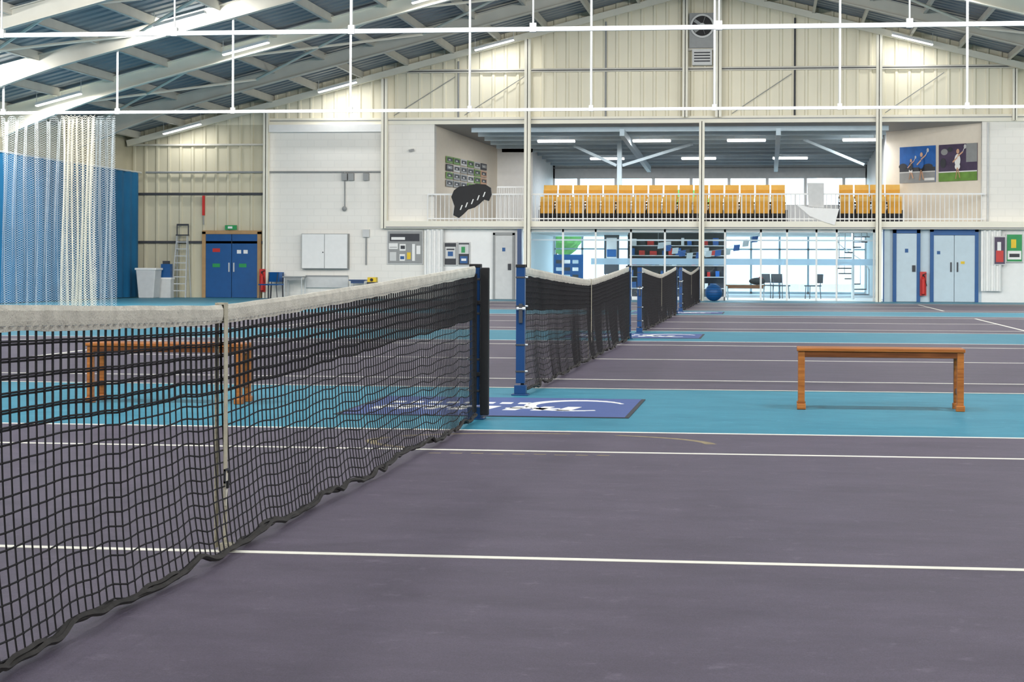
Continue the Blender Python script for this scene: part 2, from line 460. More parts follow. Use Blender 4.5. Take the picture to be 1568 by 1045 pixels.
# portal frames
FR = [0.5, 7, 18, 29, 40, 45.5, 51, 56.7]
def frame(yf, m, depth=.40):
    b = B()
    for sg in (-1, 1):
        top_, bot = [], []
        for i in range(25):
            d = 18.9*i/24; x = -2+sg*d; t = roofz(x)-.10
            h = depth + .45*max(0, (d-14.5)/4.4)**1.7 + .15*max(0, 1-d/2.5)
            top_.append((x, t)); bot.append((x, t-h))
        b.prism_y(top_+bot[::-1], yf-.015, yf+.015, m)
        for i in range(24):
            for row, dz in ((top_, -.01), (bot, .01)):
                (xa, za), (xb, zb) = row[i], row[i+1]
                b.beam((xa, yf, za+dz), (xb, yf, zb+dz), .2, .025, m)
        xc = -2+sg*18.85
        b.box(xc-.02, xc+.02, yf-.1, yf+.1, 0, roofz(xc)-.3, m); xk = -2+sg*18.55
        b.box(xk-.02, xk+.02, yf-.1, yf+.1, 0, roofz(xk)-.9, m); b.box(min(xc,xk), max(xc,xk), yf-.012, yf+.012, 0, roofz(xc)-.8, m)
    b.make('portal_frame')
for yf in FR: frame(yf, 'cream' if yf == 51 else 'creamdk')  # remaining frames get the darker cream, shade put into their colour
b = B()
for sg in (-1, 1):
    pts = [(-2+sg*18.9*i/12) for i in range(13)]
    for xa, xb in zip(pts, pts[1:]): b.beam((xa, YW-.2, roofz(xa)-.30), (xb, YW-.2, roofz(xb)-.30), .16, .2, 'cream')
b.make('gable_rafter')
# roof bracing rods
b = B()
for sg in (-1, 1):
    for (ya, yb) in ((40.2, 45.3), (51.2, 56.5)):
        for k in range(3):
            xa = -2+sg*(3+5*k); xb = -2+sg*(8+5*k)
            b.tube((xa, ya, roofz(xa)-.3), (xb, yb, roofz(xb)-.3), .04, 'cream', 6); b.tube((xb, ya, roofz(xb)-.3), (xa, yb, roofz(xa)-.3), .04, 'cream', 6)
b.make('roof_bracing')

# strip lights hung along the frames
LX = [-18.86, -13.7, -8.6, 4.5, 9.7, 14.8]
def strip(x, y, pw):
    z = roofz(x)-.40; sl = .256*(1 if x < -2 else -1)
    a = Vector((x-.62, y, z-.62*sl)); c = Vector((x+.62, y, z+.62*sl))
    b = B(); b.beam(a+Vector((0,0,.045)), c+Vector((0,0,.045)), .2, .07, 'white')
    b.beam(a, c, .16, .03, 'glow')
    for q in (a, c): b.tube(q+Vector((0,0,.08)), q+Vector((0,0,.38)), .008, 'tube', 5)
    b.make('strip_light')
    l = bpy.data.lights.new('lamp', 'AREA'); l.shape = 'RECTANGLE'; l.size = 1.2; l.size_y = .16
    l.energy = pw; l.color = (1, .985, .955)
    tilt = .72 if y < 50 else 0    # tilt added to throw extra light onto the back wall
    o = bpy.data.objects.new('strip_lamp', l); o.location = (x, y, z-.07 if tilt else z-.03); o.rotation_euler = (tilt, -math.atan(sl), 0)
    scn.collection.objects.link(o)
for y, pw in ((3, 360), (12.5, 350), (23.5, 330), (34.5, 310), (44.6, 290), (50.5, 130), (61.7, 25)):
    for x in LX: strip(x, y, pw)
    if y < 40: strip(-2.6, y, pw)

# divider-net tracks with hangers
for yt in (14.8, 30.2, 45.7):
    b = B(); b.box(XL+.4, XR-.4, yt-.03, yt+.03, 4.73, 4.80, 'tube')
    x = -18.9+(.9 if yt == 30.2 else .43) 
    while x < XR-.6:
        b.tube((x, yt, 4.78), (x, yt, roofz(x)-.02), .028 if yt > 31 else .016, 'tube', 6)
        b.box(x-.05, x+.05, yt-.045, yt+.045, 4.72, 4.86, 'tube'); x += 2.88
    b.make('curtain_track')

# netting curtain bunched on the track
def curtain(x0, x1, folds, amp, m, y, ztop, zbot=.05, flare=0):
    n = folds*10; rows = 14; me = bpy.data.meshes.new('netting'); vs = []; uv = []; fs = []
    for j in range(rows+1):
        v = j/rows
        for i in range(n+1):
            u = i/n
            a = 2*math.pi*folds*u
            sag = -.16*abs(math.sin(math.pi*u*folds/1.0)) if j == 0 else 0
            xx = x0+(x1-x0)*u+.04*math.sin(a*2+v*2)+.03*math.sin(v*5+u*9)
            cx = (x0+x1)/2; xx = cx+(xx-cx)*(1-flare*math.sin(v*math.pi))
            vs.append((xx, y+amp*math.sin(a+.8*math.sin(v*3)), ztop+(zbot-ztop)*v+sag)); uv.append((u*folds*amp*4.4, v*(ztop-zbot)))
    for j in range(rows):
        for i in range(n): a = j*(n+1)+i; fs.append((a, a+1, a+n+2, a+n+1))
    me.from_pydata(vs, [], fs); l = me.uv_layers.new(name='UVMap')
    for p in me.polygons:
        for li in p.loop_indices: l.data[li].uv = uv[me.loops[li].vertex_index]
        p.use_smooth = True
    me.materials.append(M[m]); return me
e = bpy.data.objects.new('netting_curtain', None); scn.collection.objects.link(e); e.location = (-17, 45.7, 0)
def child(me, nm, par):
    o = bpy.data.objects.new(nm, me); scn.collection.objects.link(o); o.parent = par; o.location = -Vector(par.location); return o
child(curtain(-16.95, -16.1, 7, .12, 'netw', 45.55, 4.70, .04, .06), 'white_netting', e)
child(curtain(-16.2, -15.65, 4, .10, 'netb', 45.7, 4.70, .04, .0), 'loose_netting', e)
child(curtain(-18.5, -16.9, 6, .10, 'netb', 45.6, 4.70, .04, .0), 'spread_netting', e)
# blue backdrop curtain along side wall
b = B(); ys = [20+i*.1 for i in range(int((YW-.35-20)/.1))]
vs = []; fs = []
for y in ys:
    x = -20.38+.035*math.sin(y*9)+.02*math.sin(y*3.1); vs += [(x, y, .02), (x, y, 4.08)]
for i in range(len(ys)-1): fs.append((2*i, 2*i+1, 2*i+3, 2*i+2))
b.add(vs, fs, 'bluecurt'); b.tube((-20.38, 20, 4.1), (-20.38, YW-.35, 4.1), .03, 'tube')
b.make('backdrop_curtain')

# ---------------------------------------------------------------- back-wall steelwork
def wpost(px, z0, z1, w, name='wall_column', m='cream', y=YW-.25, d=.18):
    x = ax(px, y); b = B()
    b.box(x-w/2, x+w/2, y-d/2, y-d/2+.02, z0, z1, m); b.box(x-w/2, x+w/2, y+d/2-.02, y+d/2, z0, z1, m); b.box(x-.012, x+.012, y-d/2, y+d/2, z0, z1, m)
    b.make(name)
X = lambda p: ax(p, YW-.2)
wpost(407, 0, roofz(X(407))-.45, .17); wpost(588, ZS0, roofz(X(588))-.45, .2)
wpost(807, 0, roofz(X(807))-.45, .2, y=YW-.50); wpost(1074, 0, ZT, .17, y=YW-.50)
wpost(1048, ZT+.15, roofz(X(1048))-.5, .17); wpost(1099, ZT+.15, roofz(X(1099))-.5, .2)
wpost(1345, 0, roofz(X(1345))-.45, .18, y=YW-.50); wpost(1553, ZT, roofz(X(1553))-.45, .14)
b = B()
b.box(xA, XR, YW-.14, YW-.02, ZT-.02, ZT+.20, 'cream'); b.box(xA, XR, YW-.16, YW-.14, ZT+.1, ZT+.13, 'grey')
b.make('trim_1')
b = B(); b.box(X(590), XR-3, YW-.11, YW-.05, 7.32, 7.44, 'creamdk'); b.box(X(590), XR-3, YW-.115, YW-.10, 7.36, 7.39, 'dkgrey'); b.make('trim_2')
b = B(); b.box(XL+.1, xA-.1, YW-.12, YW-.05, 3.37, 3.45, 'dkgrey'); b.box(XL+.1, xA-.1, YW-.12, YW-.05, 1.78, 1.86, 'dkgrey'); b.box(XL+.1, xA-.1, YW-.12, YW-.05, 5.0, 5.06, 'creamdk')
b.make('trim_3')
b = B(); b.box(X(412), X(592), YW-.3, YW-.08, 5.42, 5.66, 'white'); b.make('trim_4')
b = B(); zz = W(400, 264, YW)[1]; b.tube((XL+.7, YW-.12, zz), (X(590), YW-.12, zz), .035, 'grey')
for p, d in ((527, 1.15), (537, .0), (560, .0)):
    x = X(p); b.box(x-.09, x+.09, YW-.25, YW-.085, zz-.28, zz-.05, 'grey')
    if d: b.tube((x, YW-.15, zz), (x, YW-.15, zz-d), .02, 'grey'); b.ball((x, YW-.2, zz-d-.05), .08, 'grey')
b.tube((X(560), YW-.14, 2.25), (X(560), YW-.14, 1.1), .025, 'grey'); b.box(X(555), X(565), YW-.2, YW-.085, 2.0, 2.25, 'ltgrey')
b.make('conduit_pipe')
b = B()
for p in (700, 926, 1216):
    x = X(p); b.tube((x, YW-.08, ZT+.2), (x, YW-.08, roofz(x)-.5), .03, 'dkgrey' if p == 1216 else 'grey')
b.make('downpipe')
b = B(); x = X(1513); b.tube((x, YW-.06, ZS1), (x, YW-.06, ZT-.05), .035, 'ltgrey'); b.make('downpipe')
b = B(); x, z = W(630, 232, YW-.2); b.beam((x, YW-.08, z+.08), (x, YW-.2, z+.06), .03, .03, 'ltgrey'); b.beam((x-.07, YW-.26, z+.02), (x+.08, YW-.2, z+.05), .07, .07, 'grey'); b.make('security_camera')
b = B()
for (p0, p1) in ((592, 700), (700, 807), (1110, 1216), (1345, 1450)):
    b.tube((X(p0)+.2, YW-.09, 5.95), (X(p1)-.1, YW-.09, 7.2), .012, 'grey', 5)
b.make('wall_bracing')
# balcony slab + fascia + railing
b = B(); b.box(X(592), XR, YW-.36, YW-.03, ZS0, ZS1, 'cream'); b.box(X(592), XR, YW-.37, YW-.36, ZS0+.02, ZS0+.06, 'grey'); b.make('trim_5')  # grey strip paints a shadow line along the fascia
b = B(); b.box(xC-2, XR, YW+.31, YB, ZS0, ZS1-.03, 'white'); b.box(-10.4, 3.9, YW+.01, YB-.01, ZS1-.03, ZS1-.005, 'carpet'); b.box(-10.4, 6.0, YW+.01, YW+.3, ZS1-.03, ZS1-.006, 'carpet'); b.make('balcony_floor')
b = B(); xr0, xr1 = X(655), X(1508); yr = YW-.26; zt = 3.36
b.box(xr0, xr1, yr-.025, yr+.025, zt, zt+.05, 'white'); b.box(xr0, xr1, yr-.02, yr+.02, ZS1+.06, ZS1+.1, 'white')
x = xr0; i = 0
while x <= xr1:
    r = .024 if i % 12 == 0 else .013
    b.tube((x, yr, ZS1), (x, yr, zt+.01), r, 'white', 6); x += .14; i += 1
b.make('balcony_railing')
# taller white gate / landing rails at left of balcony
b = B()
for q in range(13):
    x = X(760)+q*.075; b.tube((x, yr+.18, ZS1), (x, yr+.18, 3.62), .012, 'white', 6)
b.box(X(760), X(760)+.9, yr+.16, yr+.2, 3.6, 3.65, 'white'); b.make('balcony_gate')

# ---------------------------------------------------------------- upper room
def wallseg(name, p, q, z0, z1, m, t=.12):
    b = B(); p, q = Vector(p), Vector(q); d = (q-p).normalized(); n = Vector((-d.y, d.x))*t
    b.prism_z([tuple(p), tuple(q), tuple(q+n), tuple(p+n)], z0, z1, m); return b.make(name)
def cz(y): return ZT-.03-.45*(y-YW)/(YB-YW)
wallseg('wall_room_left', (-10.65, YW+.3), (-9.77, 71), ZS1, 5.7, 'plaster')
wallseg('wall_room_left', (-9.77, 71), (-8.46, 71), ZS1, 5.6, 'white')
wallseg('wall_room_left', (-8.46, 71.1), (-8.46, YB), ZS1, 5.6, 'ltgrey')
sx0, sy0, sx1, sy1 = xG, YW+.0, 3.95, 65.6
wallseg('wall_room_right', (sx1, sy1), (sx0, sy0+.3), ZS1, 5.7, 'plaster', .12)
wallseg('wall_room_right', (sx1, YB), (sx1, sy1+.15), ZS1, 5.6, 'white', .12)
# lean-to ceiling with joists
b = B()
b.add([(-13, YW+.02, cz(YW)), (XR, YW+.02, cz(YW)), (XR, YB+.3, cz(YB+.3)), (-13, YB+.3, cz(YB+.3)), (-13, YW+.02, cz(YW)+.15), (XR, YW+.02, cz(YW)+.15), (XR, YB+.3, cz(YB)+.15), (-13, YB+.3, cz(YB)+.15)],
      [(0,3,2,1),(4,5,6,7),(0,1,5,4),(1,2,6,5),(2,3,7,6),(3,0,4,7)], 'grey')
y = YW+1.0
while y < YB-.3:
    b.box(-9.6, 3.9, y, y+.10, cz(y)-.15, cz(y)+.01, 'ltblue'); y += 1.5
for xx in (-4.6, 0.4): b.beam((xx, YW+.4, cz(YW)-.25), (xx, YB-.2, cz(YB)-.25), .15, .22, 'ltblue')
b.make('ceiling_annex')
b = B(); x = ax(948, 68); b.box(x-.08, x+.08, 67.9, 68.1, ZS1, cz(68), 'ltblue')
b.beam((x+.1, 68, 4.6), (ax(1060, 68), 68, 5.35), .1, .1, 'ltblue'); b.beam((x-.1, 68, 4.6), (x-1.6, 68, 5.3), .1, .1, 'ltblue')
x2 = ax(1332, 66); b.beam((x2-.2, 66, 4.5), (x2-2.2, 66, 5.35), .09, .09, 'ltblue'); b.make('annex_column')
# back wall upper with strip windows
b = B(); z0, z1 = 3.55, 4.6
b.box(-9, 4.5, YB, YB+.25, z1, 5.4, 'ltgrey'); b.box(-9, 4.5, YB, YB+.25, ZS0, z0, 'white')
b.box(-9, 4.5, YB-.02, YB, 5.0, 5.04, 'grey')
x = -9
while x < 4.5: b.box(x, x+.12, YB, YB+.2, z0, z1, 'white'); x += 1.5
b.box(-13, -8.4, YB, YB+.25, 0, 5.4, 'white'); b.box(3.9, XR, YB, YB+.25, 0, 5.4, 'white')
b.make('wall_annex')
b = B(); b.box(-9, 4.5, YB+.1, YB+.11, z0, z1, 'glass'); b.make('window_1')
# annex lamps
def batten(px, py, Y, L=1.25, e=60):
    x, z = W(px, py, Y); z = cz(Y)-.24
    b = B(); b.box(x-L/2, x+L/2, Y-.08, Y+.08, z, z+.07, 'white'); b.box(x-L/2+.02, x+L/2-.02, Y-.095, Y+.07, z-.03, z+.03, 'glow')
    for s_ in (-.4, .4): b.tube((x+s_, Y, z+.07), (x+s_, Y, cz(Y)-.005), .01, 'tube', 5)
    b.make('batten_light')
    l = bpy.data.lights.new('lamp', 'AREA'); l.shape = 'RECTANGLE'; l.size = L; l.size_y = .16; l.energy = e
    o = bpy.data.objects.new('batten_lamp', l); o.location = (x, Y, z-.035); scn.collection.objects.link(o)
for p in (852, 998, 1143, 1320): batten(p, 208, 65.9, 1.3, 90)
for p in (930, 1070, 1210): batten(p, 228, 73, 1.3, 90)

# ---------------------------------------------------------------- seats on balcony
def seats(x0, x1, name='tip_up_seats'):
    b = B()
    for r, (yy, zf) in enumerate(((63.55, ZS1), (64.5, ZS1+.42))):
        n = int((x1-x0)/.5)
        if r: b.box(x0-.1, x0+n*.5+.05, yy-.35, yy+.45, ZS1-.004, zf, 'carpet')
        for i in range(n):
            x = x0+i*.5+.02; w = .455
            R_ = Matrix.Translation((x+w/2, yy+.12, zf+.60))@Matrix.Rotation(-.18, 4, 'X')
            b.box(-w/2, w/2, -.012, .012, -.22, .24, 'orange2', R_)
            R2 = Matrix.Translation((x+w/2, yy, zf+.50))@Matrix.Rotation(.12, 4, 'X')
            b.box(-w/2+.01, w/2-.01, -.015, .015, -.21, .17, 'orange', R2)
            b.box(x-.02, x-.002, yy-.05, yy+.14, zf, zf+.45, 'black'); b.box(x-.04, x+.015, yy-.1, yy+.2, zf, zf+.025, 'black')
            b.box(x-.028, x-.004, yy-.10, yy+.14, zf+.50, zf+.53, 'black')
        b.box(x0, x0+n*.5, yy+.02, yy+.07, zf+.2, zf+.27, 'black')
    b.make(name)
seats(ax(826, 63.6), ax(1219, 63.6)); seats(ax(1285, 63.6), ax(1382, 63.6))

# draped bag and banner over the rail
b = B(); pts = [(692,302),(696,292),(704,286),(716,285),(730,282),(744,283),(752,288),(753,298),(749,308),(741,306),(735,312),(727,318),(717,321),(710,328),(703,334),(695,330),(697,316)]
pp = [W(a, c, yr-.05) for a, c in pts]; b.prism_y(pp, yr-.20, yr-.04, 'black')
for (a, c) in ((704,318),(712,314),(721,309),(730,303),(739,298)):
    x, z = W(a, c, yr-.2); b.prism_y([(x, z-.08), (x+.04, z-.08), (x+.10, z+.08), (x+.06, z+.08)], yr-.215, yr-.20, 'white')
b.make('draped_kit_bag', bevel=.05)
b = B(); pts = [(1218,312),(1240,318),(1285,320),(1278,345),(1262,340),(1240,331)]
b.prism_y([W(a, c, YW-.45) for a, c in pts], YW-.42, YW-.40, 'white')
b.prism_y([W(a, c, YW-.45) for a, c in ((1236,280),(1262,280),(1262,318),(1238,316))], YW-.31, YW-.29, 'ltgrey'); b.make('hanging_banner')

# posters on the room walls; 'e' entries are ellipses (cx, cz, rx, rz)
def on_wall(p, q, name, u0, u1, z0, z1, cols, off=.03):
    p, q = Vector((*p, 0)), Vector((*q, 0)); d = (q-p).normalized()
    ang = math.atan2(d.y, d.x); b = B()
    w = (u1-u0); h = z1-z0
    b.box(0, w, -.02, 0, 0, h, cols[0]); k = 0
    for it in cols[1:]:
        k += 1; yo = -.02-.0015*k
        if it[0] == 'e':
            _, cx, cz_, rx, rz_, m = it
            b.prism_y([(w*cx+rx*math.cos(t*math.pi/8), h*cz_+rz_*math.sin(t*math.pi/8)) for t in range(16)], yo, yo+.0012, m)
        elif it[0] == 'l':
            _, xa, za, xb, zb, t, m = it
            b.beam((w*xa, yo, h*za), (w*xb, yo, h*zb), .001, t, m)
        else:
            a0, c0, a1, c1, m = it; b.box(a0*w, a1*w, yo, yo+.0012, c0*h, c1*h, m)
    o = p+d*u0; n = Vector((d.y, -d.x, 0))*off
    return b.make(name, (o.x+n.x, o.y+n.y, z0), ang)
PL = ((-10.65, YW+.3), (-9.77, 71))
for c_ in range(6):
    for r_ in range(4):
        if r_ == 0 and c_ > 3: continue
        m_ = random.Random(c_*5+r_).choice(['dkgrey', 'grass', 'ltgrey', 'grey', 'grey', 'skin'])
        on_wall(PL[0], PL[1], 'wall_poster', 1.1+c_*.92, 1.1+c_*.92+.8, 3.72+r_*.26, 3.72+r_*.26+.22, [m_, (.1, .3, .9, .8, 'dkgrey' if m_ != 'dkgrey' else 'grey'), (.3, .4, .6, .6, 'ltgrey')])
P0 = (sx1, sy1); P1 = (sx0, sy0+.3); Lw = (Vector(P1)-Vector(P0)).length
zq0, zq1 = 3.84, 5.02
def player(cx, zb, s, top_, low):   # stylised player on a printed poster: cx, foot height, scale (m)
    return [('l', cx-.04, zb, cx, zb+.3*s, .07*s, 'skin'), ('l', cx+.07, zb+.02, cx+.01, zb+.3*s, .07*s, 'skin'),
            ('e', cx, zb+.33*s, .11*s, .10*s, low), ('e', cx, zb+.5*s, .12*s, .2*s, top_), ('e', cx+.01, zb+.74*s, .06*s, .08*s, 'skin'),
            ('l', cx, zb+.6*s, cx+.14*s, zb+.72*s, .045*s, 'skin'), ('l', cx, zb+.58*s, cx-.12*s, zb+.45*s, .045*s, 'skin'),
            ('l', cx+.14*s, zb+.72*s, cx+.18*s, zb+.82*s, .02*s, 'white'), ('e', cx+.2*s, zb+.86*s, .05*s, .07*s, 'ltgrey')]
on_wall(P0, P1, 'sky_poster', .62, Lw*.54, zq0, zq1, ['screen', (0, 0, 1, .30, 'grey'), (0, .30, 1, .42, 'dkgrey'), (0, .28, 1, .31, 'ltgrey'), ('e', .8, .44, .2, .08, 'dkgrey'), ('e', .1, .46, .18, .1, 'dkgrey'), (.7, .05, .98, .12, 'white')]+player(.32, .1, .7, 'dkgrey', 'white')+player(.62, .06, .95, 'screen', 'black'), .02)
on_wall(P0, P1, 'tennis_poster', Lw*.54+.14, Lw-.12, zq0, zq1, ['purpleposter', (0, 0, 1, .25, 'grass'), (0, .24, 1, .27, 'white'), (.72, .5, 1, 1, 'grey'), ('e', .15, .8, .14, .1, 'grey'), ('e', .3, .86, .1, .08, 'dkgrey'), ('e', .12, .5, .12, .16, 'dkgrey')]+player(.5, .06, 1.0, 'white', 'white'), .02)

# ---------------------------------------------------------------- heater fan on gable
b = B(); x0, x1, z0, z1 = RC(1054, 20, 1094, 100, YW-.3)
b.box(x0, x1, YW-.32, YW-.06, z0+.55, z1, 'grey'); b.box(x0+.1, x1-.1, YW-.4, YW-.06, z0, z0+.5, 'ltgrey')
xc = (x0+x1)/2; zc = z1-.42
b.tube((xc, YW-.32, zc), (xc, YW-.4, zc), .38, 'ltgrey', 28); b.tube((xc, YW-.4, zc), (xc, YW-.41, zc), .32, 'black', 28); b.tube((xc, YW-.41, zc), (xc, YW-.43, zc), .09, 'ltgrey', 16)
for k in range(5):
    a = k*2*math.pi/5; b.beam((xc+.08*math.cos(a), YW-.42, zc+.08*math.sin(a)), (xc+.3*math.cos(a), YW-.42, zc+.3*math.sin(a)), .01, .1, 'grey')
for k in range(4): b.box(x0+.16, x1-.16, YW-.42, YW-.4, z0+.1+k*.09, z0+.14+k*.09, 'dkgrey')
b.box(x0-.05, x1+.05, YW-.2, YW-.06, z0+.48, z0+.56, 'creamdk'); b.make('fan_heater')

# ---------------------------------------------------------------- ground-floor items, left
# blue double door
b = B(); x0, x1, z0, z1 = RC(310, 355, 400, 458, YW-.1); z0 = 0
b.box(x0, x0+.12, YW-.16, YW-.05, 0, z1, 'woodframe'); b.box(x1-.12, x1, YW-.16, YW-.05, 0, z1, 'woodframe'); b.box(x0, x1, YW-.16, YW-.05, z1-.08, z1+.04, 'woodframe')
xm = (x0+x1)/2
b.box(x0+.12, xm-.01, YW-.12, YW-.06, .01, z1-.08, 'blue'); b.box(xm+.01, x1-.12, YW-.12, YW-.06, .01, z1-.08, 'blue')
for xx, m_, zz_ in ((x0+.35, 'red', 1.5), (x0+.35, 'green', 1.0), (xm+.18, 'white', 1.45), (xm+.4, 'white', 1.45), (xm+.25, 'green', 1.0)):
    b.box(xx, xx+.25 if m_ != 'white' else xx+.14, YW-.13, YW-.12, zz_, zz_+.12, m_)
for xx in (xm-.1, xm+.06): b.box(xx, xx+.04, YW-.16, YW-.12, .85, 1.15, 'tube')
b.make('door_1')
b = B(); x0, x1, z0, z1 = RC(347, 350, 360, 358, YW-.2); b.box(x0-.05, x1+.05, YW-.24, YW-.17, 2.23, 2.38, 'green'); b.box(x0+.05, x0+.2, YW-.25, YW-.24, 2.27, 2.34, 'white'); b.make('exit_sign')
b = B()   # fire alarm / conduit in red
x = X(311); b.box(x-.04, x+.04, YW-.2, YW-.13, 2.7, 3.35, 'red'); b.tube((x, YW-.18, 2.4), (x, YW-.18, 2.7), .02, 'grey'); b.make('fire_alarm')
# step ladder
b = B(); x = X(281)
for sx in (-1, 1):
    b.beam((x+sx*.24, YW-.75, 0), (x+sx*.17, YW-.35, 2.05), .03, .07, 'tube'); b.beam((x+sx*.24, YW-.14, 0), (x+sx*.17, YW-.3, 2.0), .03, .04, 'tube')
for k in range(8):
    t = (k+1)/9; b.box(x-.22+.06*t, x+.22-.06*t, YW-.75+.4*t-.04, YW-.75+.4*t+.05, 2.05*t-.015, 2.05*t+.015, 'tube')
b.box(x-.2, x+.2, YW-.42, YW-.22, 2.03, 2.07, 'dkgrey'); b.tube((x-.19,YW-.3,2.05),(x-.19,YW-.3,2.4),.02,'dkgrey'); b.tube((x+.19,YW-.3,2.05),(x+.19,YW-.3,2.4),.02,'dkgrey'); b.box(x-.2,x+.2,YW-.32,YW-.28,2.36,2.42,'dkgrey')
b.make('step_ladder')
# white bins / boxes
b = B(); x0, x1 = ax(213, 61.0), ax(243, 61.0)
b.add([(x0+.08,60.7,0.002),(x1-.08,60.7,.002),(x1-.08,61.3,.002),(x0+.08,61.3,.002),(x0,60.65,.95),(x1,60.65,.95),(x1,61.35,.95),(x0,61.35,.95)], [(0,3,2,1),(4,5,6,7),(0,1,5,4),(1,2,6,5),(2,3,7,6),(3,0,4,7)], 'ltgrey')
b.box(x0-.03, x1+.03, 60.62, 61.38, .9, .97, 'white'); b.make('storage_bin', bevel=.02)
b = B(); x0, x1 = ax(247, 61.7), ax(265, 61.7)
b.box(x0, x1, 61.45, 61.8, .002, .6, 'ltgrey'); b.box(x0-.02, x1+.02, 61.43, 61.82, .6, .66, 'white'); b.box(x0+.05, x1-.03, 61.5, 61.75, .66, 1.1, 'blue'); b.box(x0+.1, x1-.1, 61.52, 61.7, 1.1, 1.2, 'dkgrey'); b.make('ball_machine')
# stacked blue chairs
def chair(px, Y, m='blue', rz=0):
    b = B()
    for sx in (-.2, .2):
        for sy in (-.2, .2): b.tube((sx, sy, 0), (sx*.9, sy*.9, .44), .014, 'dkgrey', 6)
        b.tube((sx*.9, .18, .44), (sx*.95, .24, .82), .014, 'dkgrey', 6)
    b.box(-.23, .23, -.22, .21, .43, .47, m); b.box(-.22, .22, .2, .24, .55, .86, m, Matrix.Rotation(-.05, 4, 'X'))
    return b.make('chair', (ax(px, Y), Y, 0), rz)
chair(411, 61.2, 'blue', -.5); chair(424, 61.9, 'blue', .2)
# table and clutter
def table(x0, x1, Y, h=.72, name='folding_table', m='grey', d=.6):
    b = B(); b.box(x0, x1, Y-d/2, Y+d/2, h-.04, h, m)
    for xx in (x0+.05, x1-.05):
        for yy in (Y-d/2+.05, Y+d/2-.05): b.tube((xx, yy, 0), (xx, yy, h-.03), .018, 'tube', 6)
    b.box(x0+.05, x1-.05, Y-d/2+.04, Y-d/2+.06, h-.12, h-.04, m)
    return b.make(name)
table(ax(436, 61.8), ax(467, 61.8), 61.8)
table(ax(537, 61.8), ax(563, 61.8), 61.8, .62, m='postblue')
b = B(); x = ax(571, 61.4); b.box(x-.16, x+.14, 61.2, 61.55, .002, .55, 'dkgrey'); b.box(x-.14, x+.14, 61.22, 61.5, .55, .7, 'yellow'); b.tube((x, 61.2, .62), (x, 61.18, .62), .05, 'black', 12); b.make('line_cleaner')
# white double cabinet
b = B(); x0, x1, z0, z1 = RC(462, 358, 533, 412, YW-.3); b.box(x0, x1, YW-.34, YW-.085, z0, z1, 'grey'); xm = (x0+x1)/2
b.box(x0+.02, xm-.01, YW-.37, YW-.34, z0+.02, z1-.02, 'white'); b.box(xm+.01, x1-.02, YW-.37, YW-.34, z0+.02, z1-.02, 'white'); b.tube((xm-.05, YW-.39, 1.5), (xm-.05, YW-.37, 1.5), .02, 'dkgrey'); b.make('wall_cabinet')
b = B(); b.box(X(468), X(533), YW-.2, YW-.085, .35, .75, 'ltgrey'); b.box(X(468), X(533), YW-.21, YW-.2, .7, .75, 'grey'); b.make('low_wall_panel')
# fire extinguisher
def exting(px, Y):
    x = ax(px, Y); b = B(); b.tube((x, Y, .25), (x, Y, .72), .075, 'red', 14); b.tube((x, Y, .72), (x, Y, .8), .075, 'red', 14, .03); b.tube((x, Y, .8), (x, Y, .86), .025, 'black'); b.beam((x-.02, Y, .86), (x+.1, Y, .9), .03, .02, 'black'); b.tube((x+.03,Y-.03,.82),(x+.1,Y-.05,.5),.012,'black',6)
    b.box(x-.1, x+.1, Y+.07, Y+.1, .2, .95, 'red'); b.box(x-.03,x+.03,Y-.02,Y+.08,.23,.25,'black'); b.make('fire_extinguisher')
exting(401, YW-.50)
# notice boards
def board(x0, y0, x1, y1, base, cols, name='notice_board', Y=YW-.05):
    a, c, d, e_ = RC(x0, y0, x1, y1, Y); b = B(); w = c-a; h = e_-d
    b.box(a, c, Y-.04, Y, d, e_, 'ltgrey'); b.box(a+.03, c-.03, Y-.05, Y-.04, d+.03, e_-.03, base)
    for k, (p, q, r, s_, m) in enumerate(cols): b.box(a+p*w, a+r*w, Y-.052-.002*k, Y-.05, d+q*h, d+s_*h, m)
    return b.make(name)
board(593, 353, 648, 405, 'grey', [(.05,.45,.3,.62,'white'),(.07,.49,.28,.51,'grey'),(.08,.68,.9,.9,'dkgrey'),(.35,.1,.5,.3,'white'),(.37,.15,.48,.24,'blue'),(.35,.4,.52,.6,'white'),(.38,.45,.5,.55,'dkgrey'),(.12,.72,.5,.8,'white'),(.7,.1,.78,.6,'white'),(.82,.3,.93,.55,'white'),(.08,.1,.26,.36,'ltgrey'),(.56,.15,.66,.35,'yellow')], Y=YW-.09)
board(680, 371, 700, 407, 'dkgrey', [(.1,.3,.9,.8,'ltgrey'),(.3,.4,.7,.6,'blue'),(.2,.66,.8,.72,'dkgrey')])
board(701, 371, 720, 407, 'dkgrey', [(.1,.5,.9,.9,'ltgrey'),(.2,.1,.8,.4,'blue'),(.3,.55,.6,.8,'green'),(.3,.2,.7,.3,'white')])
# white curtain bundles
def drape(x0, x1, z1, Y, name='white_drape'):
    b = B(); n = 40; vs = []; fs = []
    for i in range(n+1):
        u = i/n; x = x0+(x1-x0)*u; y = Y-.06+.05*math.sin(u*26); vs += [(x, y, .35), (x, y, z1)]
    for i in range(n): fs.append((2*i, 2*i+2, 2*i+3, 2*i+1))
    b.add(vs, fs, 'white'); b.tube((x0, Y-.05, z1), (x1, Y-.05, z1), .02, 'tube'); b.make(name, smooth=True)
drape(ax(650, YW-.2), ax(679, YW-.2), ZS0-.03, YW-.2)
drape(ax(1502, YW-.2), ax(1534, YW-.2), ZS0-.03, YW-.15)
